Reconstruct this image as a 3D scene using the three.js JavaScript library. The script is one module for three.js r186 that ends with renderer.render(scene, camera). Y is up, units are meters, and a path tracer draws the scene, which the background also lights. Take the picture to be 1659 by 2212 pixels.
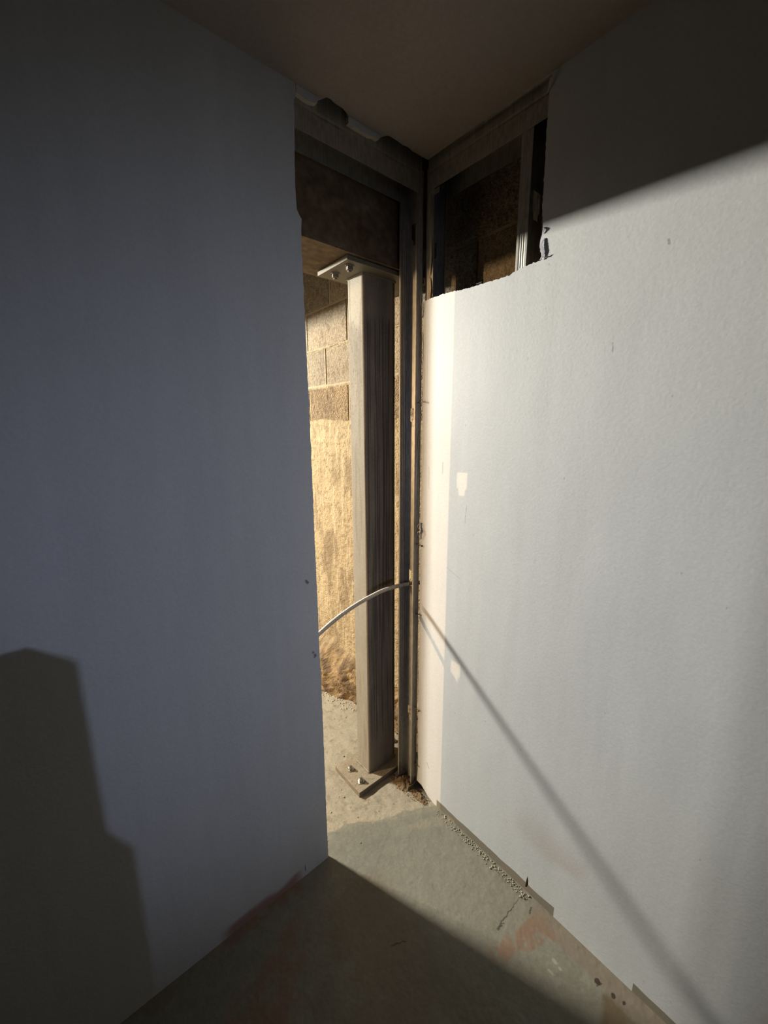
import * as THREE from 'three';
import { RoundedBoxGeometry } from 'three/addons/geometries/RoundedBoxGeometry.js';
import { mergeGeometries, mergeVertices } from 'three/addons/utils/BufferGeometryUtils.js';
import { RectAreaLightUniformsLib } from 'three/addons/lights/RectAreaLightUniformsLib.js';

// ---------------------------------------------------------------- camera, light, exposure
const scene = new THREE.Scene();
scene.background = new THREE.Color(0x000000);
const camera = new THREE.PerspectiveCamera(2 * Math.atan(1106 / 856.7) * 180 / Math.PI, 1659 / 2212, 0.02, 30);
camera.rotation.order = 'YXZ';
camera.position.set(1.0444, 1.5477, 1.0602);
camera.rotation.set(-0.200884, 0.870771, -0.004661);
const renderer = new THREE.WebGLRenderer({ antialias: true });
renderer.toneMapping = THREE.LinearToneMapping;
renderer.toneMappingExposure = 0.94;
renderer.shadowMap.enabled = true;
RectAreaLightUniformsLib.init();
const FLOOD = { at: [-2.6, 2.27, 1.55], aim: [-0.6, 0.8, 0], w: 0.32, h: 0.11, power: 2900, color: [1.0, 0.945, 0.81] };
const BULB = { at: [-1.94, 1.66, 3.85], cd: 39, color: [1.0, 0.67, 0.36] };
const LANTERN = { at: [2.9, 1.4, 1.5], aim: [0, 1.12, 0.42], cd: 4.4, angle: 25, color: [0.62, 0.7, 1.0] };

// ---------------------------------------------------------------- helpers
const V = (x, y, z) => new THREE.Vector3(x, y, z);
function rng(seed) { let s = seed >>> 0; return () => { s = (s + 0x6D2B79F5) >>> 0; let t = s; t = Math.imul(t ^ (t >>> 15), t | 1); t ^= t + Math.imul(t ^ (t >>> 7), t | 61); return ((t ^ (t >>> 14)) >>> 0) / 4294967296; }; }
const HT = new Float32Array(65536); { const r = rng(77); for (let i = 0; i < 65536; i++) HT[i] = r(); }
const hash2 = (i, j) => HT[((i * 73 + 131) ^ (j * 1619 + 977 * (i & 15))) & 65535];
function vn(x, y) {
  const i = Math.floor(x), j = Math.floor(y), u = x - i, v = y - j, a = u * u * (3 - 2 * u), b = v * v * (3 - 2 * v);
  const p = hash2(i, j), q = hash2(i + 1, j), r = hash2(i, j + 1), s = hash2(i + 1, j + 1);
  return p + (q - p) * a + (r - p + (p - q - r + s) * a) * b;
}
function fbm(x, y, o = 4) { let a = 0.5, s = 0, n = 0; for (let k = 0; k < o; k++) { s += a * vn(x, y); n += a; a *= 0.5; x = x * 2.03 + 17.3; y = y * 2.03 + 9.1; } return s / n; }
const clamp = (x, a = 0, b = 1) => Math.min(b, Math.max(a, x));
const sst = (a, b, x) => { const t = clamp((x - a) / (b - a)); return t * t * (3 - 2 * t); };
const mix = (a, b, t) => a + (b - a) * t;
const mix3 = (a, b, t) => [mix(a[0], b[0], t), mix(a[1], b[1], t), mix(a[2], b[2], t)];
function tex(w, h, x0, y0, sx, sy, fn, srgb = true) {           // fn(x, y) in metres -> [r, g, b] 0..255
  const d = new Uint8Array(w * h * 4);
  for (let j = 0; j < h; j++) for (let i = 0; i < w; i++) {
    const c = fn(x0 + (i + 0.5) / w * sx, y0 + (j + 0.5) / h * sy), k = (j * w + i) * 4;
    d[k] = clamp(c[0], 0, 255); d[k + 1] = clamp(c[1], 0, 255); d[k + 2] = clamp(c[2], 0, 255); d[k + 3] = 255;
  }
  const t = new THREE.DataTexture(d, w, h, THREE.RGBAFormat);
  t.magFilter = THREE.LinearFilter; t.minFilter = THREE.LinearMipmapLinearFilter; t.generateMipmaps = true;
  if (srgb) t.colorSpace = THREE.SRGBColorSpace;
  t.wrapS = t.wrapT = THREE.MirroredRepeatWrapping; t.needsUpdate = true;
  return t;
}
function uvOf(g, fu, fv) {                                       // uv as functions of the position
  const p = g.attributes.position, uv = new Float32Array(p.count * 2);
  for (let i = 0; i < p.count; i++) { uv[2 * i] = fu(p.getX(i), p.getY(i), p.getZ(i)); uv[2 * i + 1] = fv(p.getX(i), p.getY(i), p.getZ(i)); }
  g.setAttribute('uv', new THREE.BufferAttribute(uv, 2)); return g;
}
const taken = {};
function numbered(n) { const k = taken[n] ?? 0; taken[n] = k + 1; return k ? `${n}_${String(k).padStart(3, '0')}` : n; }
function mesh(name, g, m, parent) { const o = new THREE.Mesh(g, m); o.name = parent ? name : numbered(name); o.castShadow = o.receiveShadow = true; (parent ?? scene).add(o); return o; }
function thing(name, label, category, at = [0, 0, 0], group) {
  const o = new THREE.Group(); o.name = numbered(name); o.position.set(...at); o.userData = { label, category }; if (group) o.userData.group = group; scene.add(o); return o;
}
function tag(o, label, category, kind, group) { o.userData = { label, category }; if (kind) o.userData.kind = kind; if (group) o.userData.group = group; return o; }
const box = (x0, x1, y0, y1, z0, z1) => new THREE.BoxGeometry(x1 - x0, y1 - y0, z1 - z0).translate((x0 + x1) / 2, (y0 + y1) / 2, (z0 + z1) / 2);
const rbox = (x0, x1, y0, y1, z0, z1, r) => new RoundedBoxGeometry(x1 - x0, y1 - y0, z1 - z0, 2, r).translate((x0 + x1) / 2, (y0 + y1) / 2, (z0 + z1) / 2);
const std = (o) => new THREE.MeshStandardMaterial({ roughness: 0.9, metalness: 0, ...o });
// points between two ends with small random steps, a ragged cut
function ragged(a, b, step, amp, seed) {
  const r = rng(seed), n = Math.max(1, Math.round(Math.hypot(b[0] - a[0], b[1] - a[1]) / step)), out = [], dx = b[0] - a[0], dy = b[1] - a[1], l = Math.hypot(dx, dy);
  for (let i = 0; i < n; i++) { const t = i / n, o = i ? (r() - 0.5) * 2 * amp : 0, q = i ? (r() - 0.5) * 0.5 / n : 0; out.push([a[0] + dx * (t + q) - dy / l * o, a[1] + dy * (t + q) + dx / l * o]); }
  return out;
}
function raggedPath(pts, step, amp, seed) { let out = []; for (let i = 0; i + 1 < pts.length; i++) out = out.concat(ragged(pts[i], pts[i + 1], step, amp, seed + i)); out.push(pts[pts.length - 1]); return out; }
const shapeOf = (pts) => new THREE.Shape(pts.map((p) => new THREE.Vector2(p[0], p[1])));
const T = 0.0127;                                                // drywall thickness

// ---------------------------------------------------------------- materials
const PAINT = [187, 190, 193];
const dents = []; { const r = rng(5); for (let i = 0; i < 46; i++) dents.push([0.15 + r() * 1.2, 0.05 + r() * 1.95, 0.0012 + r() * 0.0018, (r() - 0.5) * 2]); }
function wallPaint(x, y, k) {                                    // rolled paint: faint roller grain and mottling
  const n = (fbm(x * 9 + k, y * 4, 3) - 0.5) * 9 + (fbm(x * 260, y * 260 + k, 2) - 0.5) * 10 + (fbm(x * 40 + k, y * 3, 2) - 0.5) * 5;
  return [PAINT[0] + n, PAINT[1] + n, PAINT[2] + n];
}
const wallRightMap = tex(1024, 1536, 0, 0, 1.6, 2.4, (x, y) => {
  let c = wallPaint(x, y, 3);
  // brushed lines along the old corner
  const bl = sst(0.1, 0.0, x) * (fbm(x * 240, y * 4, 3) - 0.5) * 20; c = [c[0] + bl, c[1] + bl, c[2] + bl];
  // marks and scratches
  for (const [dx, dy, r] of dents) { const d = Math.hypot(x - dx, (y - dy) * 0.6) / r; if (d < 1) c = mix3(c, [104, 106, 106], 0.5 * (1 - d)); }
  const scr = (x0, y0, x1, y1, w, col) => { const l2 = (x1 - x0) ** 2 + (y1 - y0) ** 2, t = clamp(((x - x0) * (x1 - x0) + (y - y0) * (y1 - y0)) / l2), d = Math.hypot(x - x0 - t * (x1 - x0), y - y0 - t * (y1 - y0)); if (d < w) c = mix3(c, col, 0.6); };
  scr(0.183, 1.325, 0.168, 1.29, 0.001, [196, 196, 190]); scr(0.218, 1.3, 0.214, 1.24, 0.001, [130, 130, 130]); scr(0.108, 1.44, 0.108, 1.4, 0.001, [128, 126, 118]);
  scr(0.14, 1.06, 0.2, 1.035, 0.0012, [150, 154, 156]); scr(0.042, 1.42, 0.044, 1.34, 0.0008, [120, 112, 104]); scr(0.06, 0.17, 0.072, 0.15, 0.0014, [90, 80, 70]);
  scr(0.09, 1.9, 0.1, 1.82, 0.0008, [140, 138, 132]); scr(0.63, 1.75, 0.632, 1.73, 0.0014, [130, 132, 130]); scr(0.72, 1.94, 0.722, 1.932, 0.0025, [130, 132, 130]);
  // old base line: the grey paint left where a baseboard stood, its ragged upper rim
  const rim = (x < 0.63 ? 0.032 + 0.012 * (fbm(x * 14, 1.3, 3) - 0.5) : x > 0.86 ? 0.028 + 0.01 * (fbm(x * 18, 1.3, 3) - 0.5) : -1);
  const ob = mix3([112, 112, 102], [130, 116, 100], fbm(x * 8, y * 20, 3));
  if (x > 0.12) c = mix3(c, ob, 1 - sst(rim - 0.0012, rim + 0.0012, y));
  // reddish smears low on the wall
  const red = sst(0.5, 0.72, fbm(x * 3.3 + 5, y * 3.3, 3)) * (1 - sst(0.15, 0.35, y)) * sst(0.4, 0.5, x);
  c = mix3(c, [156, 134, 122], 0.35 * red);
  return c;
});
wallRightMap.repeat.set(1 / 1.6, 1 / 2.4);
const wallLeftMap = tex(768, 1024, 0, 0, 1.8, 2.4, (z, y) => {
  let c = wallPaint(z, y, 31);
  const spot = (a, b, r, s) => { const d = Math.hypot(z - a, (y - b) * 0.8) / r + (fbm(z * 240 + s, y * 240, 2) - 0.5) * 1.2; c = mix3(c, [92, 92, 98], 0.8 * (1 - sst(0.6, 0.9, d))); };
  if (Math.abs(z - 0.49) < 0.03) { spot(0.497, 1.093, 0.006, 1); spot(0.491, 1.087, 0.004, 2); spot(0.484, 0.846, 0.005, 3); spot(0.478, 0.832, 0.007, 4); }
  const rd = (1 - sst(0.02, 0.05, y + 0.03 * (fbm(z * 14, y * 30, 3) - 0.5))) * sst(0.55, 0.6, z) * (1 - sst(0.8, 0.86, z));
  return mix3(c, [128, 76, 70], 0.6 * rd);
});
wallLeftMap.repeat.set(1 / 1.8, 1 / 2.4);
const peel = tex(512, 512, 0, 0, 0.3, 0.3, (x, y) => { const n = 255 * fbm(x * 180, y * 180, 3); return [n, n, n]; }, false); peel.repeat.set(1 / 0.3, 1 / 0.3);
const mWallRight = std({ map: wallRightMap, bumpMap: peel, bumpScale: 0.00022, roughness: 0.62 });
const mWallLeft = std({ map: wallLeftMap, bumpMap: peel, bumpScale: 0.00022, roughness: 0.62 });
const mPaint = std({ color: new THREE.Color(`rgb(${PAINT.join(',')})`), bumpMap: peel, bumpScale: 0.00022, roughness: 0.7 });
const mGypsum = std({ color: 0xa89e8c, bumpMap: peel, bumpScale: 0.001 });
const ceilMap = tex(512, 512, 0, 0, 1.7, 1.7, (x, y) => { const n = (fbm(x * 6, y * 6, 3) - 0.5) * 10 + (fbm(x * 220, y * 220, 2) - 0.5) * 10; return [134 + n, 124 + n, 117 + n]; }); ceilMap.repeat.set(1 / 1.7, 1 / 1.7);
const mCeil = std({ map: ceilMap, bumpMap: peel, bumpScale: 0.0002 });
const galvMap = tex(256, 512, 0, 0, 0.2, 0.4, (x, y) => { const n = (fbm(x * 90, y * 60, 3) - 0.5) * 34 + (fbm(x * 400, y * 8, 2) - 0.5) * 26; return [172 + n, 170 + n, 164 + n * 0.9]; }); galvMap.repeat.set(1 / 0.2, 1 / 0.4);
const mGalv = std({ map: galvMap, metalness: 0.75, roughness: 0.42 });
const mGalvDull = std({ map: galvMap, color: 0xb5aa98, metalness: 0.55, roughness: 0.55 });
const mScrew = std({ color: 0x6b6458, metalness: 0.8, roughness: 0.4 });
const mZinc = std({ color: 0xa9a69c, metalness: 0.85, roughness: 0.36 });
const mPaper = std({ color: 0xa79c86, side: THREE.DoubleSide });
const mConduit = std({ color: 0xb4aea2, metalness: 0.75, roughness: 0.45 });
const mConcreteDark = std({ map: (() => { const t = tex(512, 512, 0, 0, 1.2, 1.2, (x, y) => { const n = fbm(x * 7, y * 12, 4), m = fbm(x * 60, y * 60, 3); const c = mix3([78, 62, 45], [112, 98, 78], n); const k = (m - 0.5) * 40; return [c[0] + k, c[1] + k, c[2] + k * 0.8]; }); t.repeat.set(1 / 1.2, 1 / 1.2); return t; })(), roughness: 0.95 });

const rough = tex(1024, 1024, 0, 0, 0.8, 0.8, (x, y) => { const n = 255 * clamp(0.55 * fbm(x * 90, y * 90, 4) + 0.45 * fbm(x * 320 + 4, y * 320, 2)); return [n, n, n]; }, false); rough.repeat.set(1 / 0.8, 1 / 0.8);

// ---------------------------------------------------------------- floor
const FX0 = -1.7, FZ0 = -0.3, FS = 3.4;
function paintedEdge(x, z) { return x - (0.125 - 0.52 * Math.min(z, 0.5) + 0.05 * (fbm(z * 9, x * 9 + 4.2, 3) - 0.5)); }   // > 0 on the worn, smoother paint
const floorMap = tex(2048, 2048, FX0, FZ0, FS, FS, (x, z) => {
  const n1 = fbm(x * 5, z * 5, 4), n2 = fbm(x * 42, z * 42, 3), n3 = fbm(x * 300, z * 300, 2);
  // bare dusty concrete
  let bare = mix3([126, 120, 105], [142, 135, 119], n1); bare = mix3(bare, [98, 89, 73], 0.4 * sst(0.6, 0.8, n2)); const g = (n3 - 0.5) * 26; bare = [bare[0] + g, bare[1] + g, bare[2] + g];
  // worn grey paint
  let p = mix3([106, 104, 93], [122, 119, 106], fbm(x * 3 + 8, z * 3, 4)); const k = (n3 - 0.5) * 14 + (n2 - 0.5) * 12; p = [p[0] + k, p[1] + k, p[2] + k];
  // red paint below, where the grey is worn off
  const redA = (cx, cz, rx, rz, s) => { const d = Math.hypot((x - cx) / rx, (z - cz) / rz) + (fbm(x * 11 + s, z * 11, 4) - 0.5) * 1.3; return 1 - sst(0.7, 1.0, d); };
  let red = Math.max(redA(0.60, 0.11, 0.035, 0.075, 1), redA(0.57, 0.19, 0.04, 0.05, 2), redA(0.63, 0.05, 0.05, 0.02, 3));
  const band = 1 - sst(0.05, 0.1, Math.abs(x - 0.15 - 0.4 * (z - 0.7) + 0.14 * (fbm(x * 5, z * 5, 3) - 0.5)));
  red = Math.max(red, band * sst(0.6, 0.68, z) * 0.85, (1 - sst(0.02, 0.05, x + 0.03 * (fbm(z * 9, 2, 3) - 0.5))) * sst(0.56, 0.6, z) * (1 - sst(0.8, 0.9, z)));
  p = mix3(p, [124, 84, 62], 0.5 * red * sst(0.32, 0.6, fbm(x * 40, z * 40, 4) + 0.06));
  const brown = sst(0.56, 0.66, fbm(x * 4.2 + 2, z * 4.2 + 6, 4)) * sst(0.3, 0.4, z);
  p = mix3(p, [102, 90, 74], 0.4 * brown);
  const line = 1 - sst(0.025, 0.032, Math.abs(z - 0.028) + 0.01 * (fbm(x * 20, z * 20, 2) - 0.5)); p = mix3(p, [118, 100, 86], 0.45 * line * sst(0.55, 0.6, x));
  if (x > 0.81 && z < 0.17) p = mix3(p, [92, 76, 52], 0.75 * sst(0.0, 0.02, x - 0.81 - 0.3 * (z - 0.1)) * sst(0.05, 0.07, z));
  const drop = (cx, cz, rx, rz) => { const d = Math.hypot((x - cx) / rx, (z - cz) / rz) + (fbm(x * 120, z * 120, 2) - 0.5) * 0.7; p = mix3(p, [156, 152, 138], 0.6 * (1 - sst(0.7, 1.0, d))); };
  if (x > 0.66 && x < 0.74) { drop(0.688, 0.104, 0.010, 0.006); drop(0.692, 0.135, 0.011, 0.006); drop(0.705, 0.108, 0.006, 0.004); }
  const e = paintedEdge(x, z) + 0.025 * (n2 - 0.5);
  let c = mix3(bare, p, sst(-0.006, 0.006, e));
  c = mix3(c, bare, 0.45 * sst(0.07, 0.0, e) * sst(-0.001, 0.003, e) * sst(0.45, 0.6, fbm(x * 16, z * 16, 3)));   // dust tracked over the paint
  // the crack and other dark chips
  const cr = (x0, z0, x1, z1, w) => { const l2 = (x1 - x0) ** 2 + (z1 - z0) ** 2, t = clamp(((x - x0) * (x1 - x0) + (z - z0) * (z1 - z0)) / l2), wob = 0.004 * (fbm(t * 6, 3, 2) - 0.5); const d = Math.hypot(x - x0 - t * (x1 - x0) + wob, z - z0 - t * (z1 - z0)); if (d < w) c = mix3(c, [50, 42, 32], 0.7); };
  cr(0.53, 0.085, 0.53, 0.168, 0.0016); cr(0.535, 0.138, 0.534, 0.166, 0.0018); cr(0.53, 0.03, 0.53, 0.085, 0.0009); cr(0.365, 0.41, 0.345, 0.45, 0.0014); cr(0.57, 0.03, 0.575, 0.05, 0.002);
  const blot = (cx, cz, r, s) => { const d = Math.hypot(x - cx, z - cz) / r + (fbm(x * 130 + s, z * 130, 3) - 0.5) * 2; if (d < 1) c = mix3(c, [42, 32, 22], 0.85 * (1 - sst(0.6, 0.9, d))); };
  blot(0.79, 0.052, 0.012, 1); blot(0.83, 0.05, 0.006, 2); blot(0.855, 0.04, 0.006, 3); blot(0.545, 0.025, 0.006, 4);
  return c;
});
floorMap.repeat.set(1, 1);
const mFloor = std({ map: floorMap, bumpMap: rough, bumpScale: 0.0024, roughness: 0.85 });
const mFloorPlain = std({ color: 0x77746a, roughness: 0.85 });
{
  const N = 340, g = new THREE.PlaneGeometry(FS, FS, N, N).rotateX(-Math.PI / 2).translate(FX0 + FS / 2, 0, FZ0 + FS / 2), p = g.attributes.position;
  for (let i = 0; i < p.count; i++) {
    const x = p.getX(i), z = p.getZ(i), e = paintedEdge(x, z), b = 1 - sst(-0.05, 0.02, e);
    p.setY(i, b * (0.006 * (fbm(x * 26, z * 26, 3) - 0.6) + 0.004 * (fbm(x * 95, z * 95, 2) - 0.6)) - 0.0005);
  }
  uvOf(g, (x) => (x - FX0) / FS, (x, y, z) => (z - FZ0) / FS); g.computeVertexNormals();
  const f = new THREE.Group(); f.name = 'floor'; scene.add(f);
  tag(f, 'concrete floor, bare and dusty past the opening, worn grey paint in the room', 'floor', 'structure');
  mesh('slab_surface', g, mFloor, f);
  mesh('slab', box(-4.1, 5.1, -0.16, -0.014, -0.4, 5.1), mFloorPlain, f);
  mesh('slab_edge', box(1.7, 5.1, -0.02, 0, -0.3, 5.1), mFloorPlain, f);
  mesh('slab_edge', box(-4.1, -1.7, -0.02, 0, -0.3, 5.1), mFloorPlain, f);
  mesh('slab_edge', box(-1.7, 1.7, -0.02, 0, 3.1, 5.1), mFloorPlain, f);
}

// ---------------------------------------------------------------- drywall: left wall, right wall, ceiling
{
  const edge = [[0.458, -0.004], [0.459, 0.19], [0.458, 0.46], [0.458, 0.70], [0.46, 0.85], [0.46, 1.014], [0.461, 1.17], [0.461, 1.39], [0.461, 1.59], [0.463, 1.77], [0.464, 1.957], [0.465, 2.047], [0.461, 2.10], [0.474, 2.118], [0.476, 2.183], [0.472, 2.28], [0.469, 2.363], [0.462, 2.376], [0.463, 2.4]];
  const path = raggedPath(edge, 0.012, 0.0011, 11);
  const pts = path.map(([z, y]) => [-z, y]).concat([[-5.0, 2.4], [-5.0, -0.004]]);
  const sh = shapeOf(pts);
  const h = new THREE.Path([[-0.5505, 0.018], [-0.5535, 0.02], [-0.5545, 0.034], [-0.5525, 0.052], [-0.5515, 0.034]].map((q) => new THREE.Vector2(...q))); sh.holes.push(h);
  const g = new THREE.ExtrudeGeometry(sh, { depth: T, bevelEnabled: false }).rotateY(Math.PI / 2).translate(-T, 0, 0);
  uvOf(g, (x, y, z) => z, (x, y) => y);
  tag(mesh('wall_left', g, [mWallLeft, mGypsum]), 'blue-grey painted drywall on the left, cut off at the opening', 'wall', 'structure');
}
{
  const bottom = raggedPath([[0.003, 0.036], [0.03, 0.034], [0.07, 0.008], [0.105, -0.002], [0.14, -0.004], [0.5, -0.004], [1.0, -0.004], [5.0, -0.004]], 0.02, 0.001, 21);
  const notch = [[0.43, 2.4], [0.424, 2.379], [0.423, 2.346], [0.422, 2.3], [0.423, 2.26], [0.424, 2.11], [0.43, 2.054], [0.424, 2.024], [0.433, 1.987]];
  const low = [[0.433, 1.987], [0.40, 1.986], [0.365, 1.983], [0.34, 1.975], [0.259, 1.977], [0.19, 1.978], [0.116, 1.985], [0.05, 1.987], [0.003, 1.983]];
  const left = [[0.003, 1.983], [0.0015, 1.95], [0.004, 1.6], [0.003, 1.2], [0.005, 0.7], [0.004, 0.3], [0.003, 0.036]];
  const pts = [...bottom, [5.0, 2.4], ...raggedPath(notch, 0.008, 0.0013, 31), ...raggedPath(low, 0.005, 0.002, 41), ...raggedPath(left, 0.01, 0.0008, 51).slice(0, -1)];
  const sh = shapeOf(pts);
  sh.holes.push(new THREE.Path([[0.5285, 0.012], [0.534, 0.012], [0.5375, 0.03], [0.538, 0.045], [0.5345, 0.066], [0.531, 0.045], [0.529, 0.03]].map((q) => new THREE.Vector2(...q))));
  const g = new THREE.ExtrudeGeometry(sh, { depth: T, bevelEnabled: false }).translate(0, 0, -T);
  tag(mesh('wall_right', g, [mWallRight, mGypsum]), 'pale painted drywall on the right with a cream unpainted strip and a cut-out corner', 'wall', 'structure');
}
{
  const pts = [[5.0, 0], [5.0, 5.0], [-0.013, 5.0], [-0.013, 0.395], ...ragged([-0.010, 0.392], [0.0, 0.385], 0.004, 0.001, 3), ...ragged([0.013, 0.38], [0.010, 0.316], 0.012, 0.002, 4), ...ragged([0.002, 0.306], [-0.013, 0.30], 0.006, 0.001, 5), [-0.013, 0.182], [0.009, 0.172], ...ragged([0.013, 0.165], [0.010, 0.02], 0.014, 0.002, 6), [0.012, 0.0]];
  const sh = shapeOf(pts.map(([x, z]) => [x, -z]));
  const g = new THREE.ExtrudeGeometry(sh, { depth: T, bevelEnabled: false }).rotateX(-Math.PI / 2).translate(0, 2.4, 0);
  uvOf(g, (x) => x, (x, y, z) => z);
  tag(mesh('ceiling', g, [mCeil, mGypsum]), 'plain off-white drywall ceiling with broken edge over the opening', 'ceiling', 'structure');
}
// the rest of the room and of the space behind it, outside the picture
tag(mesh('wall_rear', box(5.0, 5.1, -0.01, 2.9, -0.4, 5.1), mPaint), 'painted wall behind the viewer', 'wall', 'structure');
tag(mesh('wall_side', box(-4.1, 5.1, -0.01, 2.9, 5.0, 5.1), mPaint), 'painted wall on the viewer side of the room', 'wall', 'structure');
tag(mesh('wall_far', box(-4.1, -4, -0.01, 2.9, -0.4, 5.1), mConcreteDark), 'concrete wall at the far end of the space behind the drywall', 'wall', 'structure');
tag(mesh('ceiling_deck', box(-4.1, 5.1, 2.9, 3.0, -0.4, 5.1), mConcreteDark), 'dark concrete deck above the drywall ceiling', 'ceiling', 'structure');

// remnants of the cut-away drywall under the ceiling
const mRemnant = mWallLeft;
[[0.184, 0.302, 0.020, 61, 'middle strip of cut drywall left under the ceiling above the column'], [0.392, 0.4615, 0.022, 71, 'short end strip of drywall under the ceiling at the left wall edge']].forEach(([z0, z1, h, s, label]) => {
  const pts = [[-z1, 2.3995], ...raggedPath([[-z1, 2.4 - h * 0.9], [-(z0 + z1) / 2, 2.4 - h], [-z0 - 0.01, 2.4 - h * 0.7], [-z0, 2.3995]], 0.006, 0.0012, s)];
  const g = new THREE.ExtrudeGeometry(shapeOf(pts), { depth: T, bevelEnabled: false }).rotateY(Math.PI / 2).translate(-T, 0, 0); uvOf(g, (x, y, z) => z, (x, y) => y);
  tag(mesh('drywall_remnant', g, [mRemnant, mGypsum]), label, 'drywall', null, 'drywall remnants under the ceiling');
});

// ---------------------------------------------------------------- block wall behind
const Z0 = -0.18;
const blockTex = (k, a, b, dark) => { const t = tex(512, 512, 0, 0, 0.9, 0.9, (x, y) => { const n = fbm(x * 8 + k, y * 6, 4), m = fbm(x * 70, y * 34 + k, 3), q = fbm(x * 260, y * 200, 2); let c = mix3(a, b, n); c = mix3(c, dark, 0.45 * sst(0.5, 0.8, m)); const g = (q - 0.5) * 46 - 14 * sst(0.6, 0.75, fbm(x * 150, y * 110 + k, 2)); return [c[0] + g, c[1] + g, c[2] + g * 0.8]; }); t.repeat.set(1 / 0.9, 1 / 0.9); return t; };
const mBlocks = [
  std({ map: blockTex(1, [108, 97, 80], [132, 122, 103], [80, 68, 52]), bumpMap: rough, bumpScale: 0.006 }),
  std({ map: blockTex(7, [112, 99, 78], [132, 119, 95], [80, 66, 48]), bumpMap: rough, bumpScale: 0.008 }),
  std({ map: blockTex(13, [102, 93, 78], [125, 116, 97], [74, 63, 48]), bumpMap: rough, bumpScale: 0.006 }),
];
const mBlockRough = std({ map: blockTex(21, [104, 89, 67], [134, 114, 84], [68, 54, 40]), bumpMap: rough, bumpScale: 0.02 });
const mMortar = std({ color: 0x877c66, bumpMap: rough, bumpScale: 0.005 });
{
  const w = new THREE.Group(); w.name = 'wall_back'; scene.add(w);
  tag(w, 'dirty tan concrete block wall behind the steel column, plastered below', 'wall', 'structure');
  mesh('mortar', uvOf(box(-4.1, 5.1, 1.59, 2.9, -0.36, Z0 - 0.0045), (x, y, z) => x, (x, y) => y), mMortar, w);
  mesh('wall_core', box(-4.1, 5.1, 0, 1.59, -0.36, Z0 - 0.03), mConcreteDark, w);
  const rows = [1.595, 1.795, 1.995, 2.2, 2.405, 2.61], off = [-1.11, -0.92, -1.11, -0.87, -1.11, -0.9];
  rows.forEach((y0, r) => {
    const y1 = r + 1 < rows.length ? rows[r + 1] : 2.8;
    for (let k = -7; k < 6; k++) {
      const x0 = off[r] + 0.4 * k;
      if (x0 < -3.9 || x0 > 1.0) continue;
      const j = 0.006, rr = rng(100 * r + k + 50), dz = (rr() - 0.5) * 0.004;
      const b = new RoundedBoxGeometry(0.4 - 2 * j, y1 - y0 - 2 * j, 0.06, 1, 0.004).translate(x0 + 0.2, (y0 + y1) / 2, Z0 - 0.03 + dz);
      const du = rr() * 0.5, dv = rr() * 0.5; uvOf(b, (x, y, z) => x + z + du, (x, y) => y + dv);
      mesh('block', b, r === 0 ? mBlockRough : mBlocks[(r * 3 + k + 18) % 3], w);
    }
  });
  // raised bright mortar in two joints
  const bead = (x0, x1, y0, y1, n, s) => { const g = new RoundedBoxGeometry(x1 - x0, y1 - y0, 0.016, 2, 0.004).translate((x0 + x1) / 2, (y0 + y1) / 2, Z0 - 0.003); uvOf(g, (x) => x, (x, y) => y); mesh('mortar_joint', g, mMortar, w); };
  bead(-0.926, -0.914, 1.8, 1.99); bead(-1.115, -1.103, 2.0, 2.195);
  { const g = new THREE.PlaneGeometry(1.1, 0.024, 110, 3), p = g.attributes.position; for (let i = 0; i < p.count; i++) { const x = p.getX(i) - 0.85, top = p.getY(i); p.setXYZ(i, x, 1.796 + top * (0.5 + 1.2 * fbm(x * 22, 3, 3)) + 0.008 * (fbm(x * 11, 6, 2) - 0.5), Z0 + (Math.abs(top) > 0.011 ? -0.006 : 0.004 + 0.004 * fbm(x * 50, top * 90, 2))); } uvOf(g, (x) => x, (x, y) => y); g.computeVertexNormals(); mesh('mortar_joint', g, mMortar, w); }
  { const g = new THREE.PlaneGeometry(1.1, 0.02, 110, 3), p = g.attributes.position; for (let i = 0; i < p.count; i++) { const x = p.getX(i) - 0.85, top = p.getY(i); p.setXYZ(i, x, 1.997 + top * (0.3 + 1.0 * fbm(x * 22 + 7, 3, 3)) + 0.006 * (fbm(x * 11, 2, 2) - 0.5), Z0 + (Math.abs(top) > 0.009 ? -0.006 : 0.002 + 0.004 * fbm(x * 50, top * 90 + 4, 2))); } uvOf(g, (x) => x, (x, y) => y); g.computeVertexNormals(); mesh('mortar_joint', g, mMortar, w); }
  // plastered lower part with a rough footing
  const plMap = tex(1024, 1024, -1.8, 0, 1.8, 1.7, (x, y) => {
    const n = fbm(x * 9, y * 3, 4), st = fbm(x * 46, y * 2.4, 3), m = fbm(x * 60, y * 60, 3), q = fbm(x * 300, y * 300, 2);
    let c = mix3([117, 102, 76], [143, 127, 98], 0.5 * n + 0.5 * st);
    c = mix3(c, [82, 67, 47], 0.55 * sst(0.5, 0.78, fbm(x * 14 + 3, y * 4.5 + 1, 4)));
    c = mix3(c, [84, 70, 50], 0.4 * sst(0.56, 0.76, m));
    c = mix3(c, [162, 149, 121], 0.4 * sst(0.6, 0.75, fbm(x * 80, y * 6 + 9, 3)));
    const foot = 1 - sst(0.2, 0.27, y + 0.1 * (fbm(x * 9, y * 9, 3) - 0.5));
    c = mix3(c, mix3([120, 99, 68], [80, 63, 44], sst(0.4, 0.66, fbm(x * 34, y * 34, 4))), 0.85 * foot);
    const g = (q - 0.5) * 26; return [c[0] + g, c[1] + g, c[2] + g * 0.75];
  });
  const mPl = std({ map: plMap, bumpMap: rough, bumpScale: 0.008 });
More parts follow.
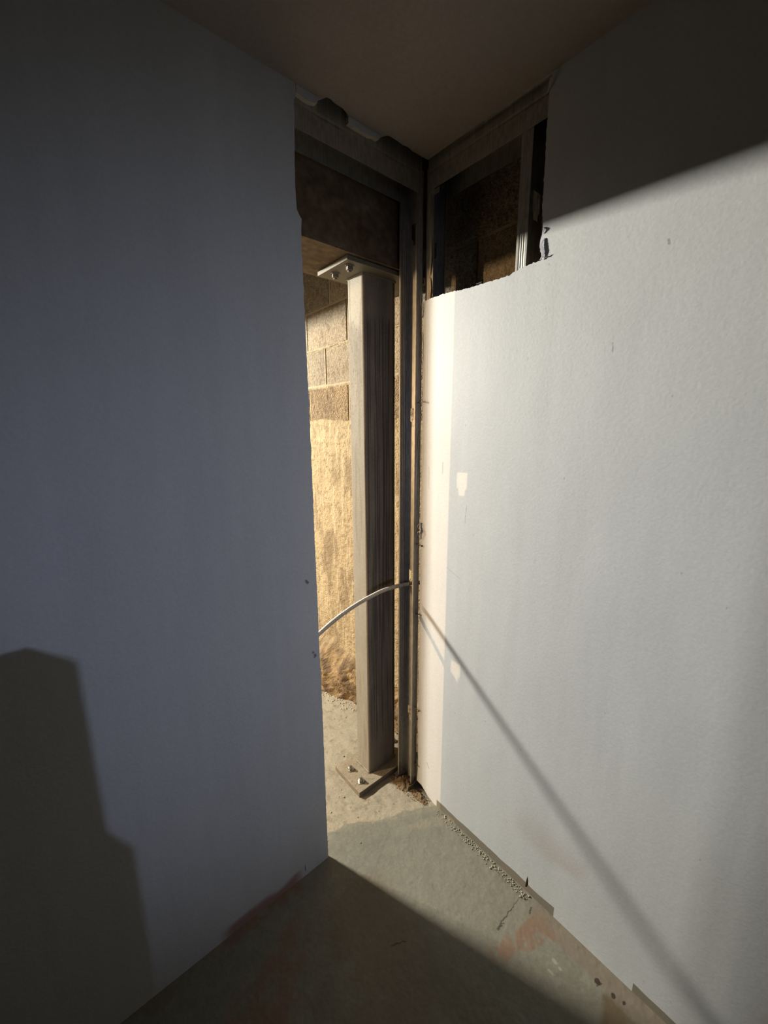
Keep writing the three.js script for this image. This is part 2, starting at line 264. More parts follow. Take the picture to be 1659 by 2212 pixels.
  const W = 4.4, H = 1.66, nx = 440, ny = 180, g = new THREE.PlaneGeometry(W, H, nx, ny).translate(-3.6 + W / 2, H / 2, 0), p = g.attributes.position;
  for (let i = 0; i < p.count; i++) {
    const x = p.getX(i), y = p.getY(i);
    const bul = clamp(0.05 + 0.38 * (-0.64 - x), 0.03, 0.16) * (1 - sst(0.1, 0.27, y + 0.16 * (fbm(x * 8, 2.2, 3) - 0.5)));
    const rk = (1 - sst(0.2, 0.3, y)) * 0.036 * (fbm(x * 34, y * 38, 4) - 0.45);
    const ledge = 0.012 * (1 - sst(1.49, 1.53, y + 0.02 * (fbm(x * 14, 1, 2) - 0.5))) + 0.012 + 0.012 * sst(0.035, 0.0, Math.abs(y - 1.5)) * fbm(x * 40, y * 40, 3);
    p.setZ(i, Z0 - 0.012 + ledge + 0.012 * (fbm(x * 9, y * 6, 3) - 0.4) + 0.006 * fbm(x * 60, y * 60, 2) + bul + rk + - 0.045 * sst(0.0, 0.02, y - 1.575 - 0.06 * fbm(x * 7, 4.4, 3)));
  }
  uvOf(g, (x) => (x + 1.8) / 1.8, (x, y) => y / 1.7); g.computeVertexNormals();
  mesh('plaster', g, mPl, w);
}

// ---------------------------------------------------------------- concrete beams above
{
  const g = new THREE.BoxGeometry(0.245, 0.62, 5.18, 10, 12, 180).translate(-0.2325, 2.112 + 0.31, 2.41), p = g.attributes.position;
  for (let i = 0; i < p.count; i++) { const x = p.getX(i), y = p.getY(i), z = p.getZ(i); if (y > 2.13) p.setX(i, x - 0.006 * fbm(z * 12, y * 12, 3)); else p.setY(i, 2.112 + 0.003 * fbm(x * 30, z * 30, 3)); }
  uvOf(g, (x, y, z) => z, (x, y) => x + y); g.computeVertexNormals();
  tag(mesh('concrete_beam', g, mConcreteDark), 'dark stained concrete beam carried by the steel column', 'beam', 'structure');
  tag(mesh('concrete_joist', uvOf(box(-4, -0.36, 2.198, 2.9, 0.36, 0.56), (x, y, z) => x, (x, y, z) => y + z), mConcreteDark), 'concrete joist running away behind the left drywall', 'beam', 'structure');
  tag(mesh('concrete_joist', uvOf(box(-4, -0.36, 1.872, 2.9, 1.9, 2.1), (x, y, z) => x, (x, y, z) => y + z), mConcreteDark), 'deep second concrete joist farther behind the left drywall', 'beam', 'structure');
}

// ---------------------------------------------------------------- steel column
{
  const c = thing('steel_column', 'rectangular steel column with bolted cap and base plates in the opening', 'column', [-0.221, 0, 0.05]);
  // section 0.098 x 0.155 with rounded corners, centred on the thing's base
  const hx = 0.049, hz = 0.0775, r = 0.009, ring = [];
  [[1, 1], [1, -1], [-1, -1], [-1, 1]].forEach(([sx, sz], q) => { for (let k = 0; k <= 4; k++) { const a = Math.PI / 2 - q * Math.PI / 2 - k / 4 * Math.PI / 2; ring.push([sx * (hx - r) + r * Math.cos(a), sz * (hz - r) + r * Math.sin(a)]); } });
  ring.push(ring[0]);
  const pos = [], uv = [], idx = [], ys = [0.02, 2.098]; let s = 0;
  ring.forEach((q, i) => { if (i) s += Math.hypot(q[0] - ring[i - 1][0], q[1] - ring[i - 1][1]); ys.forEach((y) => { pos.push(q[0], y, q[1]); uv.push(s, y); }); });
  for (let i = 0; i + 1 < ring.length; i++) { const a = i * 2; idx.push(a, a + 2, a + 3, a, a + 3, a + 1); }
  const g = new THREE.BufferGeometry(); g.setAttribute('position', new THREE.Float32BufferAttribute(pos, 3)); g.setAttribute('uv', new THREE.Float32BufferAttribute(uv, 2)); g.setIndex(idx); g.computeVertexNormals();
  // s runs: +z/+x corner, the +x face (about 0.014 to 0.151), -z face, -x face, then the +z face (about 0.41 to 0.49)
  const colMap = tex(768, 2048, 0, 0, 0.51, 2.12, (u, y) => {
    const st = fbm(u * 190, y * 2.2, 4), st2 = fbm(u * 420 + 5, y * 4, 3), q = fbm(u * 320, y * 320, 2), n = fbm(u * 22, y * 9, 4);
    let c = mix3([96, 90, 80], [118, 112, 101], 0.5 * st + 0.5 * n);
    if (u < 0.16) {                                             // face towards the room: scraped mill scale, dark streaks
      c = mix3([103, 94, 83], [131, 122, 109], n);
      c = mix3(c, [66, 60, 54], 0.7 * sst(0.42, 0.62, st) * (1 - sst(1.93, 1.97, y + 0.05 * (st2 - 0.5))) * sst(0.12, 0.3, y));
      c = mix3(c, [146, 138, 125], 0.5 * sst(0.66, 0.78, st2));
    }
    if (u > 0.36) {                                             // face towards the lamp: wiped at the top, dusty below
      c = mix3([108, 104, 95], [124, 120, 110], n);
      c = mix3(c, [148, 145, 134], 0.8 * sst(1.9, 1.95, y + 0.5 * (u - 0.45)));
      c = mix3(c, [84, 75, 60], 0.7 * sst(0.66, 0.74, fbm(u * 260, y * 70, 3)) * sst(1.55, 1.65, y) * (1 - sst(1.93, 1.98, y)));
      c = mix3(c, [100, 93, 80], 0.5 * sst(0.55, 0.7, fbm(u * 60, y * 5 + 3, 3)));
      c = mix3(c, [140, 128, 104], 0.5 * (1 - sst(0.3, 0.7, y)) * sst(0.5, 0.7, fbm(u * 40, y * 4 + 8, 3)));
    }
    const k = (q - 0.5) * 18; return [c[0] + k, c[1] + k, c[2] + k];
  });
  colMap.repeat.set(1 / 0.51, 1 / 2.12);
  const mCol = std({ map: colMap, metalness: 0, roughness: 0.8 });
  const mPlate = std({ map: galvMap, color: 0x9a9486, metalness: 0.15, roughness: 0.6 });
  const mPlateDusty = std({ map: blockTex(33, [124, 114, 97], [146, 136, 117], [94, 83, 66]), bumpMap: rough, bumpScale: 0.002 });
  mesh('shaft', g, mCol, c);
  mesh('cap_plate', rbox(-0.087, 0.1, 2.096, 2.111, -0.178, 0.179, 0.0018), mPlate, c);
  mesh('base_plate', rbox(-0.088, 0.1, -0.005, 0.022, -0.178, 0.174, 0.002), mPlateDusty, c);
  // weld bead under the cap and over the base
  for (const [y, nm] of [[2.0955, 1], [0.023, 2]]) {
    const curve = new THREE.CatmullRomCurve3(ring.slice(0, -1).map((q) => V(q[0] * 1.01, y, q[1] * 1.01)), true, 'catmullrom', 0.2);
    const t = new THREE.TubeGeometry(curve, 160, 0.0045, 6, true), p = t.attributes.position;
    for (let i = 0; i < p.count; i++) { const k = (fbm(p.getX(i) * 160 + nm, p.getZ(i) * 160, 2) - 0.5) * 0.004; p.setXYZ(i, p.getX(i) * (1 + k * 8), p.getY(i) + k, p.getZ(i) * (1 + k * 8)); }
    t.computeVertexNormals(); mesh('weld_bead', t, mPlate, c);
  }
  const washer = new THREE.CylinderGeometry(0.0165, 0.0165, 0.003, 24), nut = (() => { const n = new THREE.CylinderGeometry(0.0118, 0.0118, 0.011, 6).toNonIndexed(); n.computeVertexNormals(); return n; })(), nutTop = new THREE.CylinderGeometry(0.0095, 0.0115, 0.002, 12), stud = new THREE.CylinderGeometry(0.0064, 0.0064, 0.02, 12);
  const bolt = (x, y, z, dir, m) => {
    const b = new THREE.Group(); b.name = 'anchor_bolt'; b.position.set(x, y, z); b.rotation.set(dir > 0 ? 0 : Math.PI, x * 9, 0); c.add(b);
    mesh('washer', washer.clone().translate(0, 0.0015, 0), m, b);
    mesh('nut', mergeGeometries([nut.clone().translate(0, 0.0085, 0), nutTop.clone().toNonIndexed().translate(0, 0.0142, 0)]), m, b);
    mesh('threaded_rod', stud.clone().translate(0, dir > 0 ? 0.016 : 0.01, 0), m, b);
  };
  for (const z of [0.132, -0.13]) { bolt(-0.027, 0.022, z, 1, mZinc); bolt(0.055, 0.022, z + 0.002, 1, mZinc); bolt(-0.025, 2.096, z + 0.012, -1, mPlate); bolt(0.062, 2.096, z + 0.012, -1, mPlate); }
}

// ---------------------------------------------------------------- metal studs and tracks
// a stud along y: web 0.064 with keyholes, ribbed flanges, returned lips; local: web in the plane z = 0 from x = 0 to -0.064, flanges towards +z
function knockout(y, c, w = 0.038, h = 0.068) {
  const p = new THREE.Path(), a = w / 2, b = h / 2;
  [[-a, b], [a, b], [a, -b * 0.35], [a * 0.62, -b * 0.5], [a * 0.62, -b], [-a * 0.62, -b], [-a * 0.62, -b * 0.5], [-a, -b * 0.35]].forEach((q, i) => i ? p.lineTo(c + q[0], y + q[1]) : p.moveTo(c + q[0], y + q[1])); p.closePath(); return p;
}
function makeStud(label, y0, y1, holes, w = 0.064, hc = -0.032, F2 = 0.034, F = 0.034) {
  const s = thing('metal_stud', label, 'stud', [0, 0, 0], 'galvanised wall studs');
  const t = 0.0009, sh = shapeOf([[0, y0], [0, y1], [-w, y1], [-w, y0]]); holes.forEach((y) => sh.holes.push(knockout(y, hc)));
  mesh('web', new THREE.ExtrudeGeometry(sh, { depth: t, bevelEnabled: false }), mGalv, s);
  const ribs = (x, dir, F) => {                                     // ribbed flange: a thin wavy strip swept up
    const n = 22, a = [], b = [];
    for (let i = 0; i <= n; i++) { const u = i / n, d = 0.0011 * (Math.exp(-(((u - 0.3) / 0.05) ** 2)) + Math.exp(-(((u - 0.5) / 0.05) ** 2)) + Math.exp(-(((u - 0.7) / 0.05) ** 2))); a.push([x - dir * d, -u * F]); b.push([x - dir * (d + t), -u * F]); }
    const g = new THREE.ExtrudeGeometry(shapeOf(a.concat(b.reverse())), { depth: y1 - y0, bevelEnabled: false }).rotateX(-Math.PI / 2).translate(0, y0, 0);
    uvOf(g, (px, py, pz) => pz, (px, py) => py); mesh('flange', g, mGalv, s);
  };
  ribs(0, 1, F); ribs(-w, -1, F2);
  mesh('lip', uvOf(box(-0.0065, -0.0002, y0, y1, F - t, F), (x, y, z) => x + z, (x, y) => y), mGalv, s);
  mesh('lip', uvOf(box(-w + 0.0002, -w + 0.0065, y0, y1, F2 - t, F2), (x, y, z) => x + z, (x, y) => y), mGalv, s);
  return s;
}
const studA = makeStud('corner stud on the left of the corner, pierced by the metal conduit', 0.006, 2.385, [2.213, 1.597, 0.96, 0.335], 0.074, -0.036, 0.042, 0.030);
studA.position.set(-0.0152, 0, -0.012);
const studB = makeStud('corner stud just right of the corner, above the cut drywall edge', 0.006, 2.385, [2.15, 1.54, 0.93, 0.32]);
studB.rotation.y = Math.PI / 2; studB.position.set(-0.005, 0, -0.0795);
const studC = makeStud('lone wall stud in the right-hand cut-out beside a dark gap', 0.006, 2.385, [2.145, 1.54, 0.93, 0.32]);
// flanges towards -x: mirror by turning the other way and standing the web on its other edge
studC.rotation.y = -Math.PI / 2; studC.position.set(0.378, 0, -0.0155);
// deep stud standing behind the edge of the left drywall: its keyholes let the bulb's light through onto the right wall
const studD = makeStud('deep stud hidden behind the cut edge of the left drywall', 0.006, 2.305, [2.02, 1.41, 0.80, 0.2], 0.128, -0.081);
studD.position.set(-0.0152, 0, 0.524);
function track(label, len, at, turn, y0, y1) {                    // channel upside down under the ceiling, local: along x
  const s = thing('top_track', label, 'track', at, 'galvanised ceiling tracks'); s.rotation.y = turn;
  const prof = (z, o) => { const n = [[0, y1], [0, (y0 + y1) / 2 + 0.006], [o * 0.0009, (y0 + y1) / 2], [0, (y0 + y1) / 2 - 0.006], [0, y0], [0.001, y0], [0.001, y1]]; const g = new THREE.ExtrudeGeometry(shapeOf(n), { depth: len, bevelEnabled: false }).rotateY(Math.PI / 2).translate(0, 0, z); uvOf(g, (x, y, zz) => x, (x, y, zz) => y + zz); return g; };
  mesh('flange', prof(0, 1), mGalv, s); mesh('flange', prof(-0.0785, -1), mGalv, s);
  mesh('web', uvOf(box(0, len, y1 - 0.001, y1, -0.0785, 0.0), (x) => x, (x, y, z) => z), mGalv, s);
  return s;
}
// left track runs along z just behind the drywall plane; right track along x
const tA = track('galvanised ceiling track over the tall left opening', 4.9, [-0.0129, 0, 4.9], Math.PI / 2, 2.313, 2.425);
const tB = track('galvanised ceiling track over the small right cut-out', 4.9, [0.004, 0, -0.0129], 0, 2.318, 2.425);
// floor track stub under the corner stud
{
  const s = thing('floor_track', 'short bent piece of floor track under the corner stud', 'track', [-0.045, 0, 0.0]);
  mesh('web', box(-0.037, 0.037, 0.0015, 0.003, -0.07, 0.045), mGalvDull, s);
  const fl = (x, b) => { const g = new THREE.BoxGeometry(0.001, 0.026, 0.115, 1, 3, 10).translate(x, 0.016, -0.0125), p = g.attributes.position; for (let i = 0; i < p.count; i++) { const k = (p.getY(i) - 0.003) / 0.026; p.setX(i, p.getX(i) + b * k * k * (0.4 + fbm(p.getZ(i) * 40, 3, 2))); } g.computeVertexNormals(); mesh('flange', g, mGalvDull, s); };
  fl(-0.0365, -0.012); fl(0.0365, 0.006);
}
// torn clip hanging at the head of the right corner stud
{
  const g = mergeGeometries([rbox(0.03, 0.052, 2.30, 2.316, -0.0155, -0.0145, 0.0004), rbox(0.016, 0.0205, 2.245, 2.305, -0.0115, -0.0105, 0.0004), rbox(0.0235, 0.027, 2.24, 2.3, -0.0115, -0.0105, 0.0004)]);
  tag(mesh('metal_clip', g, mZinc), 'small shiny bent clip at the head of the right corner stud', 'clip');
}

// ---------------------------------------------------------------- conduit
{
  const pts = [[0.5, 0.9, -0.125], [0.15, 0.92, -0.125], [-0.01, 0.931, -0.105], [-0.04, 0.934, -0.06], [-0.061, 0.934, -0.02], [-0.077, 0.932, 0.017], [-0.103, 0.922, 0.095], [-0.115, 0.907, 0.156], [-0.123, 0.89, 0.218], [-0.127, 0.862, 0.301], [-0.122, 0.829, 0.386], [-0.111, 0.788, 0.478], [-0.1, 0.77, 0.524], [-0.095, 0.70, 0.66], [-0.11, 0.42, 1.0], [-0.16, 0.1, 1.25], [-0.3, 0.012, 1.5], [-0.7, 0.010, 1.9]].map((q) => V(...q));
  const curve = new THREE.CatmullRomCurve3(pts, false, 'centripetal'), len = curve.getLength(), n = Math.round(len / 0.0011), rad = 10;
  const fr = curve.computeFrenetFrames(n, false), pos = [], idx = [], P = V(0, 0, 0);
  for (let i = 0; i <= n; i++) {
    curve.getPointAt(i / n, P);
    for (let j = 0; j < rad; j++) { const a = j / rad * Math.PI * 2, s = i / n * len, w = 0.5 + 0.5 * Math.cos((s / 0.0056 - j / rad) * Math.PI * 2), r = 0.0074 + 0.0013 * Math.pow(w, 0.6); const d = fr.normals[i].clone().multiplyScalar(Math.cos(a)).addScaledVector(fr.binormals[i], Math.sin(a)); pos.push(P.x + d.x * r, P.y + d.y * r, P.z + d.z * r); }
  }
  for (let i = 0; i < n; i++) for (let j = 0; j < rad; j++) { const a = i * rad + j, b = i * rad + (j + 1) % rad; idx.push(a, b, b + rad, a, b + rad, a + rad); }
  const g = new THREE.BufferGeometry(); g.setAttribute('position', new THREE.Float32BufferAttribute(pos, 3)); g.setIndex(idx); g.computeVertexNormals();
  tag(mesh('metal_conduit', g, mConduit), 'ribbed flexible metal conduit arching from the corner stud behind the left wall', 'conduit');
}

// ---------------------------------------------------------------- screws left in the stud
{
  const shaft = new THREE.CylinderGeometry(0.0016, 0.0009, 0.036, 8).rotateZ(-Math.PI / 2).translate(0.008, 0, 0);
  const thread = []; for (let k = 0; k < 9; k++) thread.push(new THREE.TorusGeometry(0.0019, 0.0004, 4, 8).rotateY(Math.PI / 2).translate(-0.006 + k * 0.0025, 0, 0));
  const head = new THREE.LatheGeometry([[0, 0], [0.0016, 0.0], [0.0042, 0.0032], [0.0042, 0.0042], [0, 0.0042]].map((q) => new THREE.Vector2(...q)), 12).rotateZ(-Math.PI / 2).translate(0.024, 0, 0);
  const where = [[1.648, 0.006, 'drywall screw in the stud just above the upper keyhole'], [1.117, 0.004, 'drywall screw in the stud below the torn paper tuft'], [0.824, 0.003, 'drywall screw in the stud below the conduit'], [0.397, 0.003, 'lowest high-standing screw in the stud, above the bottom keyhole'], [0.115, 0.0, 'small screw near the foot of the corner stud']];
  where.forEach(([y, z, label], i) => {
    const s = thing('drywall_screw', label, 'screw', [-0.013, y, z], 'screws left in the corner stud'); s.rotation.set(0, (i % 3 - 1) * 0.15, (i % 2 ? -1 : 1) * 0.1);
    mesh('shank', mergeGeometries([shaft, ...thread]), mScrew, s); mesh('head', head, i % 2 ? mScrew : mZinc, s);
  });
}

// ---------------------------------------------------------------- torn paper and edge slivers
function strip(label, pts, w, seed, m = mPaper, wdir = V(0.7, 0, 0.7)) {
  const curve = new THREE.CatmullRomCurve3(pts.map((q) => V(...q))), n = 30, r = rng(seed), pos = [], idx = [], C = V(0, 0, 0), th = 0.0006, nrm = V(wdir.z, 0, -wdir.x);
  for (let i = 0; i <= n; i++) { curve.getPointAt(i / n, C); const e = w * (0.35 + 0.65 * Math.sin(Math.PI * (0.08 + 0.84 * i / n))) * (0.8 + 0.4 * r()); for (const [a, b] of [[-1, 0], [1, 0], [1, 1], [-1, 1]]) pos.push(C.x + wdir.x * e * a / 2 + nrm.x * th * b, C.y, C.z + wdir.z * e * a / 2 + nrm.z * th * b); }
  for (let i = 0; i < n; i++) for (let j = 0; j < 4; j++) { const a = i * 4 + j, b = i * 4 + (j + 1) % 4; idx.push(a, b, b + 4, a, b + 4, a + 4); }
  idx.push(0, 2, 1, 0, 3, 2, n * 4, n * 4 + 1, n * 4 + 2, n * 4, n * 4 + 2, n * 4 + 3);
  const g = new THREE.BufferGeometry(); g.setAttribute('position', new THREE.Float32BufferAttribute(pos, 3)); g.setIndex(idx); g.computeVertexNormals();
  tag(mesh('torn_paper', g, m), label, 'paper', null, 'torn drywall paper');
}
strip('long torn paper sliver curling from the cut drywall corner down the stud', [[0.002, 2.015, 0.006], [-0.003, 1.99, 0.010], [0.0, 1.96, 0.006], [-0.004, 1.92, 0.004], [0.0, 1.86, 0.003], [0.0015, 1.75, 0.002]], 0.006, 1);
strip('beige paper tab standing on the right corner stud above the drywall edge', [[0.018, 2.055, -0.0115], [0.02, 2.02, -0.0105], [0.019, 1.984, -0.008]], 0.012, 2, mPaper, V(1, 0, 0));
strip('pale paper strip left high on the right corner stud', [[0.02, 2.17, -0.0118], [0.021, 2.12, -0.0115], [0.018, 2.065, -0.0115]], 0.009, 3, mPaper, V(1, 0, 0));
strip('thin paper sliver peeling beside the upper keyhole', [[0.002, 1.55, 0.003], [-0.006, 1.52, 0.008], [-0.004, 1.47, 0.006], [0.001, 1.40, 0.003]], 0.006, 4);
strip('crumpled paper tuft on the corner stud at mid height', [[0.006, 1.205, 0.006], [-0.002, 1.19, 0.012], [0.008, 1.175, 0.008], [-0.002, 1.165, 0.012], [0.004, 1.14, 0.004]], 0.013, 5);
strip('narrow paper sliver down the drywall edge near the floor', [[0.002, 0.27, 0.003], [-0.001, 0.22, 0.004], [0.001, 0.15, 0.003], [0.0, 0.06, 0.004]], 0.008, 6, std({ color: 0x8f8a74, side: THREE.DoubleSide }));
strip('grey torn paper flap at the lower right of the cut-out', [[0.437, 2.035, 0.002], [0.431, 2.02, 0.006], [0.438, 2.0, 0.004], [0.432, 1.985, 0.006]], 0.009, 7, std({ color: 0x8e9196, side: THREE.DoubleSide }), V(1, 0, 0.2));
strip('lowest grey paper shred at the bottom right corner of the cut-out', [[0.432, 1.992, 0.002], [0.44, 1.990, 0.005], [0.447, 1.987, 0.003], [0.452, 1.991, 0.005]], 0.006, 10, std({ color: 0x8e9196, side: THREE.DoubleSide }), V(0.3, 0, 0.9));
strip('thin upper grey paper shred on the right edge of the cut-out', [[0.431, 2.062, 0.002], [0.435, 2.055, 0.005], [0.431, 2.047, 0.003]], 0.006, 12, std({ color: 0x8e9196, side: THREE.DoubleSide }), V(1, 0, 0.3));
strip('small curled paper scrap at the upper right of the cut-out', [[0.424, 2.392, 0.004], [0.43, 2.384, 0.010], [0.427, 2.37, 0.008], [0.42, 2.36, 0.003]], 0.008, 8, std({ color: 0xa29c92, side: THREE.DoubleSide }), V(1, 0, 0.2));
strip('tiny grey paper shred on the lower cut edge of the drywall', [[0.225, 1.982, 0.003], [0.232, 1.979, 0.007], [0.245, 1.982, 0.003]], 0.007, 9, std({ color: 0x8e9196, side: THREE.DoubleSide }), V(0.2, 0, 1));

// ---------------------------------------------------------------- rubble, crumbs, dust
function lump(r, seed, sq = 0.8) { const g = mergeVertices(new THREE.IcosahedronGeometry(r, 1).deleteAttribute('uv').deleteAttribute('normal')), p = g.attributes.position; for (let i = 0; i < p.count; i++) { const k = 0.7 + 0.6 * HT[(i * 37 + seed * 911) & 65535]; p.setXYZ(i, p.getX(i) * k, p.getY(i) * k * sq, p.getZ(i) * k); } g.computeVertexNormals(); return g; }
{
  const r = rng(9), parts = [], M = new THREE.Matrix4(), lib = [0, 1, 2, 3].map((k) => lump(1, k + 1));
  for (let i = 0; i < 620; i++) {
    const x = 0.13 + Math.pow(r(), 0.8) * 0.42, s = 0.0007 + 0.0024 * Math.pow(r(), 4), z = 0.006 + Math.abs(r() + r() - 1) * 0.03;
    parts.push(lib[i % 4].clone().applyMatrix4(M.makeRotationFromEuler(new THREE.Euler(r() * 6, r() * 6, r() * 6)).scale(V(s, s, s)).setPosition(x, s * 0.45, z)));
  }
  tag(mesh('plaster_crumbs', mergeGeometries(parts), std({ color: 0xa39d8a })), 'line of plaster crumbs along the foot of the right wall', 'crumbs', 'stuff');
  const q = []; for (let i = 0; i < 300; i++) { const x = -1.0 + r() * 1.05, z = -0.08 + r() * 0.62, s = 0.001 + 0.004 * Math.pow(r(), 3.5); if ((x > -0.33 && x < -0.12 && z < 0.24) || (x > -0.15 && z < 0.12)) continue; q.push(lib[i % 4].clone().applyMatrix4(M.makeRotationFromEuler(new THREE.Euler(r() * 6, r() * 6, r() * 6)).scale(V(s, s * 0.7, s)).setPosition(x, s * 0.3 - 0.002, z))); }
  for (let i = 0; i < 260; i++) { const x = -1.0 + r() * 0.45, b = clamp(0.05 + 0.38 * (-0.64 - x), 0.03, 0.16) - 0.18, z = b + 0.02 + 0.1 * r() * r(), s = 0.0012 + 0.0045 * Math.pow(r(), 3); q.push(lib[i % 4].clone().applyMatrix4(M.makeRotationFromEuler(new THREE.Euler(r() * 6, r() * 6, r() * 6)).scale(V(s, s * 0.8, s)).setPosition(x, s * 0.3 - 0.002, z))); }
  tag(mesh('concrete_grit', mergeGeometries(q), std({ color: 0xa08f72 })), 'loose grit scattered on the bare concrete near the column', 'grit', 'stuff');
  // dust and fibre at the foot of the corner stud
  const mound = new THREE.PlaneGeometry(0.26, 0.16, 90, 60).rotateX(-Math.PI / 2), mp = mound.attributes.position;
  for (let i = 0; i < mp.count; i++) {
    const x = mp.getX(i), z = mp.getZ(i), a = Math.hypot((x + 0.05) / 0.06, (z - 0.0) / 0.045), b = Math.hypot((x - 0.04) / 0.07, (z + 0.002) / 0.022);
    const h = 0.02 * (1 - sst(0.2, 1.15, a)) + 0.011 * (1 - sst(0.2, 1.1, b));
    mp.setY(i, h * (0.5 + fbm(x * 70, z * 70, 3)) + (h > 0.001 ? 0.006 * (fbm(x * 260, z * 260, 2) - 0.4) : 0) - 0.004);
  }
  mound.translate(-0.005, 0, 0.025); mound.computeVertexNormals(); const d = [mound.toNonIndexed()]; d[0].deleteAttribute('uv'); d[0].computeVertexNormals();
  for (let i = 0; i < 120; i++) { const x = -0.11 + r() * 0.2, s = 0.0012 + 0.003 * r() * r(); d.push(lib[i % 4].clone().applyMatrix4(M.makeRotationFromEuler(new THREE.Euler(r() * 6, r() * 6, r() * 6)).scale(V(s, s * 0.7, s)).setPosition(x, s * 0.3 + 0.004 * r(), 0.02 + 0.045 * r() - 0.25 * Math.max(0, x))).toNonIndexed()); }
  tag(mesh('debris_heap', mergeGeometries(d), std({ color: 0x64533d })), 'brown heap of dust and debris at the foot of the corner stud', 'debris', 'stuff');
}

// ---------------------------------------------------------------- out of the picture: cartons, work light, lantern
{
  const mCard = std({ color: 0xa07c52 }), mTape = std({ color: 0xb79b6a, roughness: 0.4 });
  const carton = (x0, x1, y0, y1, z0, z1, label) => {
    const b = thing('cardboard_box', label, 'box', [(x0 + x1) / 2, y0, (z0 + z1) / 2], 'stacked cartons'), w = (x1 - x0) / 2, d = (z1 - z0) / 2, h = y1 - y0;
    mesh('carton', rbox(-w, w, 0, h, -d, d, 0.006), mCard, b);
    mesh('flap', box(-w + 0.004, w - 0.004, h - 0.003, h + 0.001, -d + 0.004, -0.002), mCard, b); mesh('flap', box(-w + 0.004, w - 0.004, h - 0.003, h + 0.001, 0.002, d - 0.004), mCard, b);
    mesh('tape', box(-w - 0.0005, w + 0.0005, h * 0.6, h + 0.0015, -0.024, 0.024), mTape, b);
  };
  carton(0.60, 1.0, 0, 0.41, 1.176, 1.62, 'bottom carton of the stack beside the viewer');
  carton(0.62, 1.0, 0.4115, 0.82, 1.184, 1.6, 'middle carton of the stack beside the viewer');
  carton(0.62, 1.0, 0.8215, 1.175, 1.214, 1.6, 'top carton of the stack beside the viewer');
}
function tripod(t, h, m) {
  mesh('pole', new THREE.CylinderGeometry(0.012, 0.016, h - 0.25, 12).translate(0, 0.25 + (h - 0.25) / 2, 0), m, t);
  for (let k = 0; k < 3; k++) { const a = k * 2.094 + 0.5, c = new THREE.LineCurve3(V(0, 0.5, 0), V(Math.cos(a) * 0.38, 0.012, Math.sin(a) * 0.38)); mesh('leg', new THREE.TubeGeometry(c, 2, 0.01, 8), m, t); }
}
const mBlack = std({ color: 0x1d1d1f, roughness: 0.5 });
{
  const F = FLOOD, t = thing('work_light', 'LED work light on a tripod behind the left drywall', 'lamp', [F.at[0], 0, F.at[2]]);
  const head = new THREE.Group(); head.name = 'lamp_head'; head.position.set(0, F.at[1], 0); t.add(head);
  const dir = V(F.aim[0] - F.at[0], F.aim[1] - F.at[1], F.aim[2] - F.at[2]).normalize();
  head.quaternion.setFromUnitVectors(V(0, 0, 1), dir);
  { const e = new THREE.Euler().setFromQuaternion(head.quaternion, 'YXZ'); e.set(Math.asin(-dir.y), Math.atan2(dir.x, dir.z), 0, 'YXZ'); head.quaternion.setFromEuler(e); }
  mesh('housing', rbox(-0.18, 0.18, -0.075, 0.075, -0.07, -0.008, 0.008), mBlack, head);
  const glow = new THREE.MeshStandardMaterial({ color: 0xffffff, emissive: new THREE.Color(...F.color), emissiveIntensity: 20 });
  mesh('lens', box(-F.w / 2, F.w / 2, -F.h / 2, F.h / 2, -0.008, -0.004), glow, head);
  tripod(t, F.at[1] - 0.16, mBlack);
  mesh('bracket', mergeGeometries([box(-0.195, -0.187, F.at[1] - 0.17, F.at[1] + 0.01, -0.012, 0.012), box(0.187, 0.195, F.at[1] - 0.17, F.at[1] + 0.01, -0.012, 0.012), box(-0.195, 0.195, F.at[1] - 0.178, F.at[1] - 0.17, -0.012, 0.012)]), mBlack, t);
  const l = new THREE.RectAreaLight(new THREE.Color(...F.color), F.power, F.w, F.h);
  l.position.set(...F.at); l.lookAt(...F.aim); l.castShadow = true; scene.add(l); l.name = 'work_light_beam';
  l.position.addScaledVector(dir, 0.001);
}
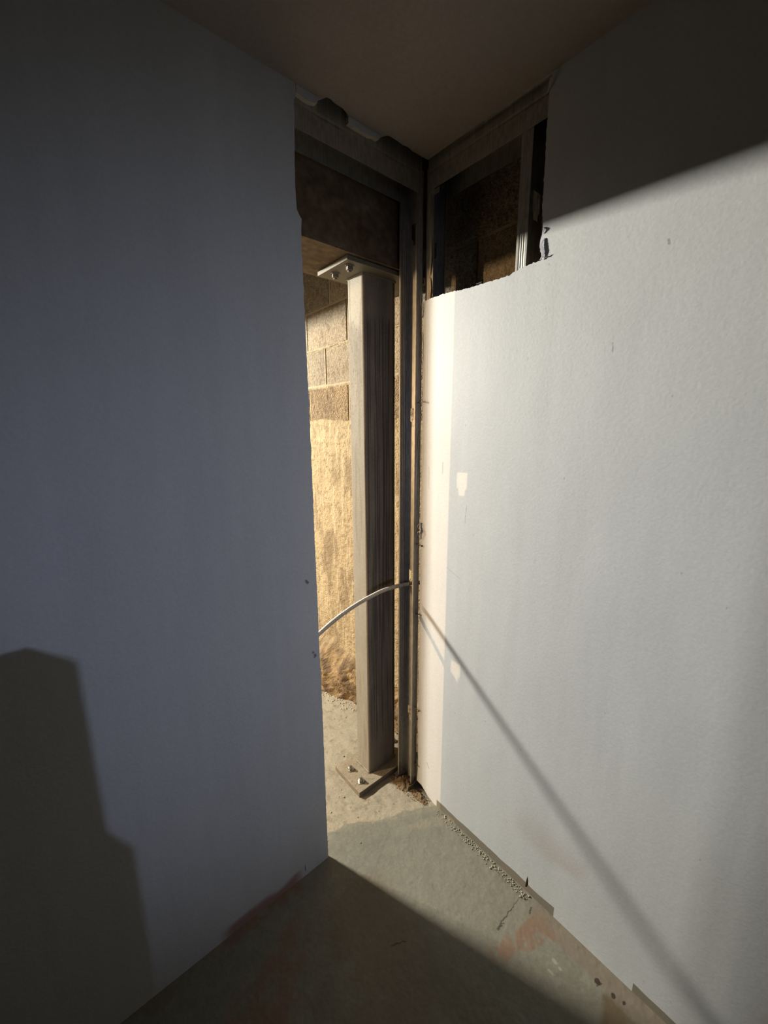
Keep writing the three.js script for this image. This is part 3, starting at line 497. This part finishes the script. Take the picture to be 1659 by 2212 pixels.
{
  const Lm = LANTERN, t = thing('hand_torch', 'small cool white LED torch clamped on a tripod behind the viewer', 'lamp', [Lm.at[0], 0, Lm.at[2]]);
  tripod(t, Lm.at[1] - 0.03, mBlack);
  const head = new THREE.Group(); head.name = 'torch_head'; head.position.set(0, Lm.at[1], 0); t.add(head);
  const dir = V(Lm.aim[0] - Lm.at[0], Lm.aim[1] - Lm.at[1], Lm.aim[2] - Lm.at[2]).normalize(); head.quaternion.setFromUnitVectors(V(0, 1, 0), dir);
  mesh('torch_body', new THREE.LatheGeometry([[0, -0.16], [0.014, -0.16], [0.014, -0.05], [0.024, -0.03], [0.024, -0.004], [0.021, -0.004], [0.0, -0.012]].map((q) => new THREE.Vector2(...q)), 24), mBlack, head);
  mesh('torch_lens', new THREE.CylinderGeometry(0.0205, 0.0205, 0.002, 24).translate(0, -0.006, 0), new THREE.MeshStandardMaterial({ color: 0xffffff, emissive: new THREE.Color(...Lm.color), emissiveIntensity: 4 }), head);
  const l = new THREE.SpotLight(new THREE.Color(...Lm.color), Lm.cd, 0, Lm.angle * Math.PI / 180, 1.0); l.position.set(...Lm.at); l.position.addScaledVector(dir, 0.03); l.target.position.set(...Lm.aim); scene.add(l.target); l.target.name = 'torch_aim'; l.castShadow = true; l.shadow.radius = 1; l.name = 'torch_beam'; scene.add(l);
}
{
  const B = BULB, t = thing('bulb_lamp', 'warm bare bulb lamp on a tripod far behind the left drywall', 'lamp', [B.at[0], 0, B.at[2]]);
  tripod(t, B.at[1] - 0.09, mBlack);
  mesh('socket', new THREE.CylinderGeometry(0.018, 0.022, 0.07, 16).translate(0, B.at[1] - 0.06, 0), mBlack, t);
  mesh('bulb', new THREE.SphereGeometry(0.03, 20, 14).translate(0, B.at[1], 0), new THREE.MeshStandardMaterial({ color: 0xffffff, emissive: new THREE.Color(...B.color), emissiveIntensity: 12 }), t);
  const l = new THREE.PointLight(new THREE.Color(...B.color), B.cd); l.position.set(...B.at); l.castShadow = true; l.shadow.radius = 0.9; l.name = 'bulb_glow'; scene.add(l);
}
renderer.render(scene, camera);
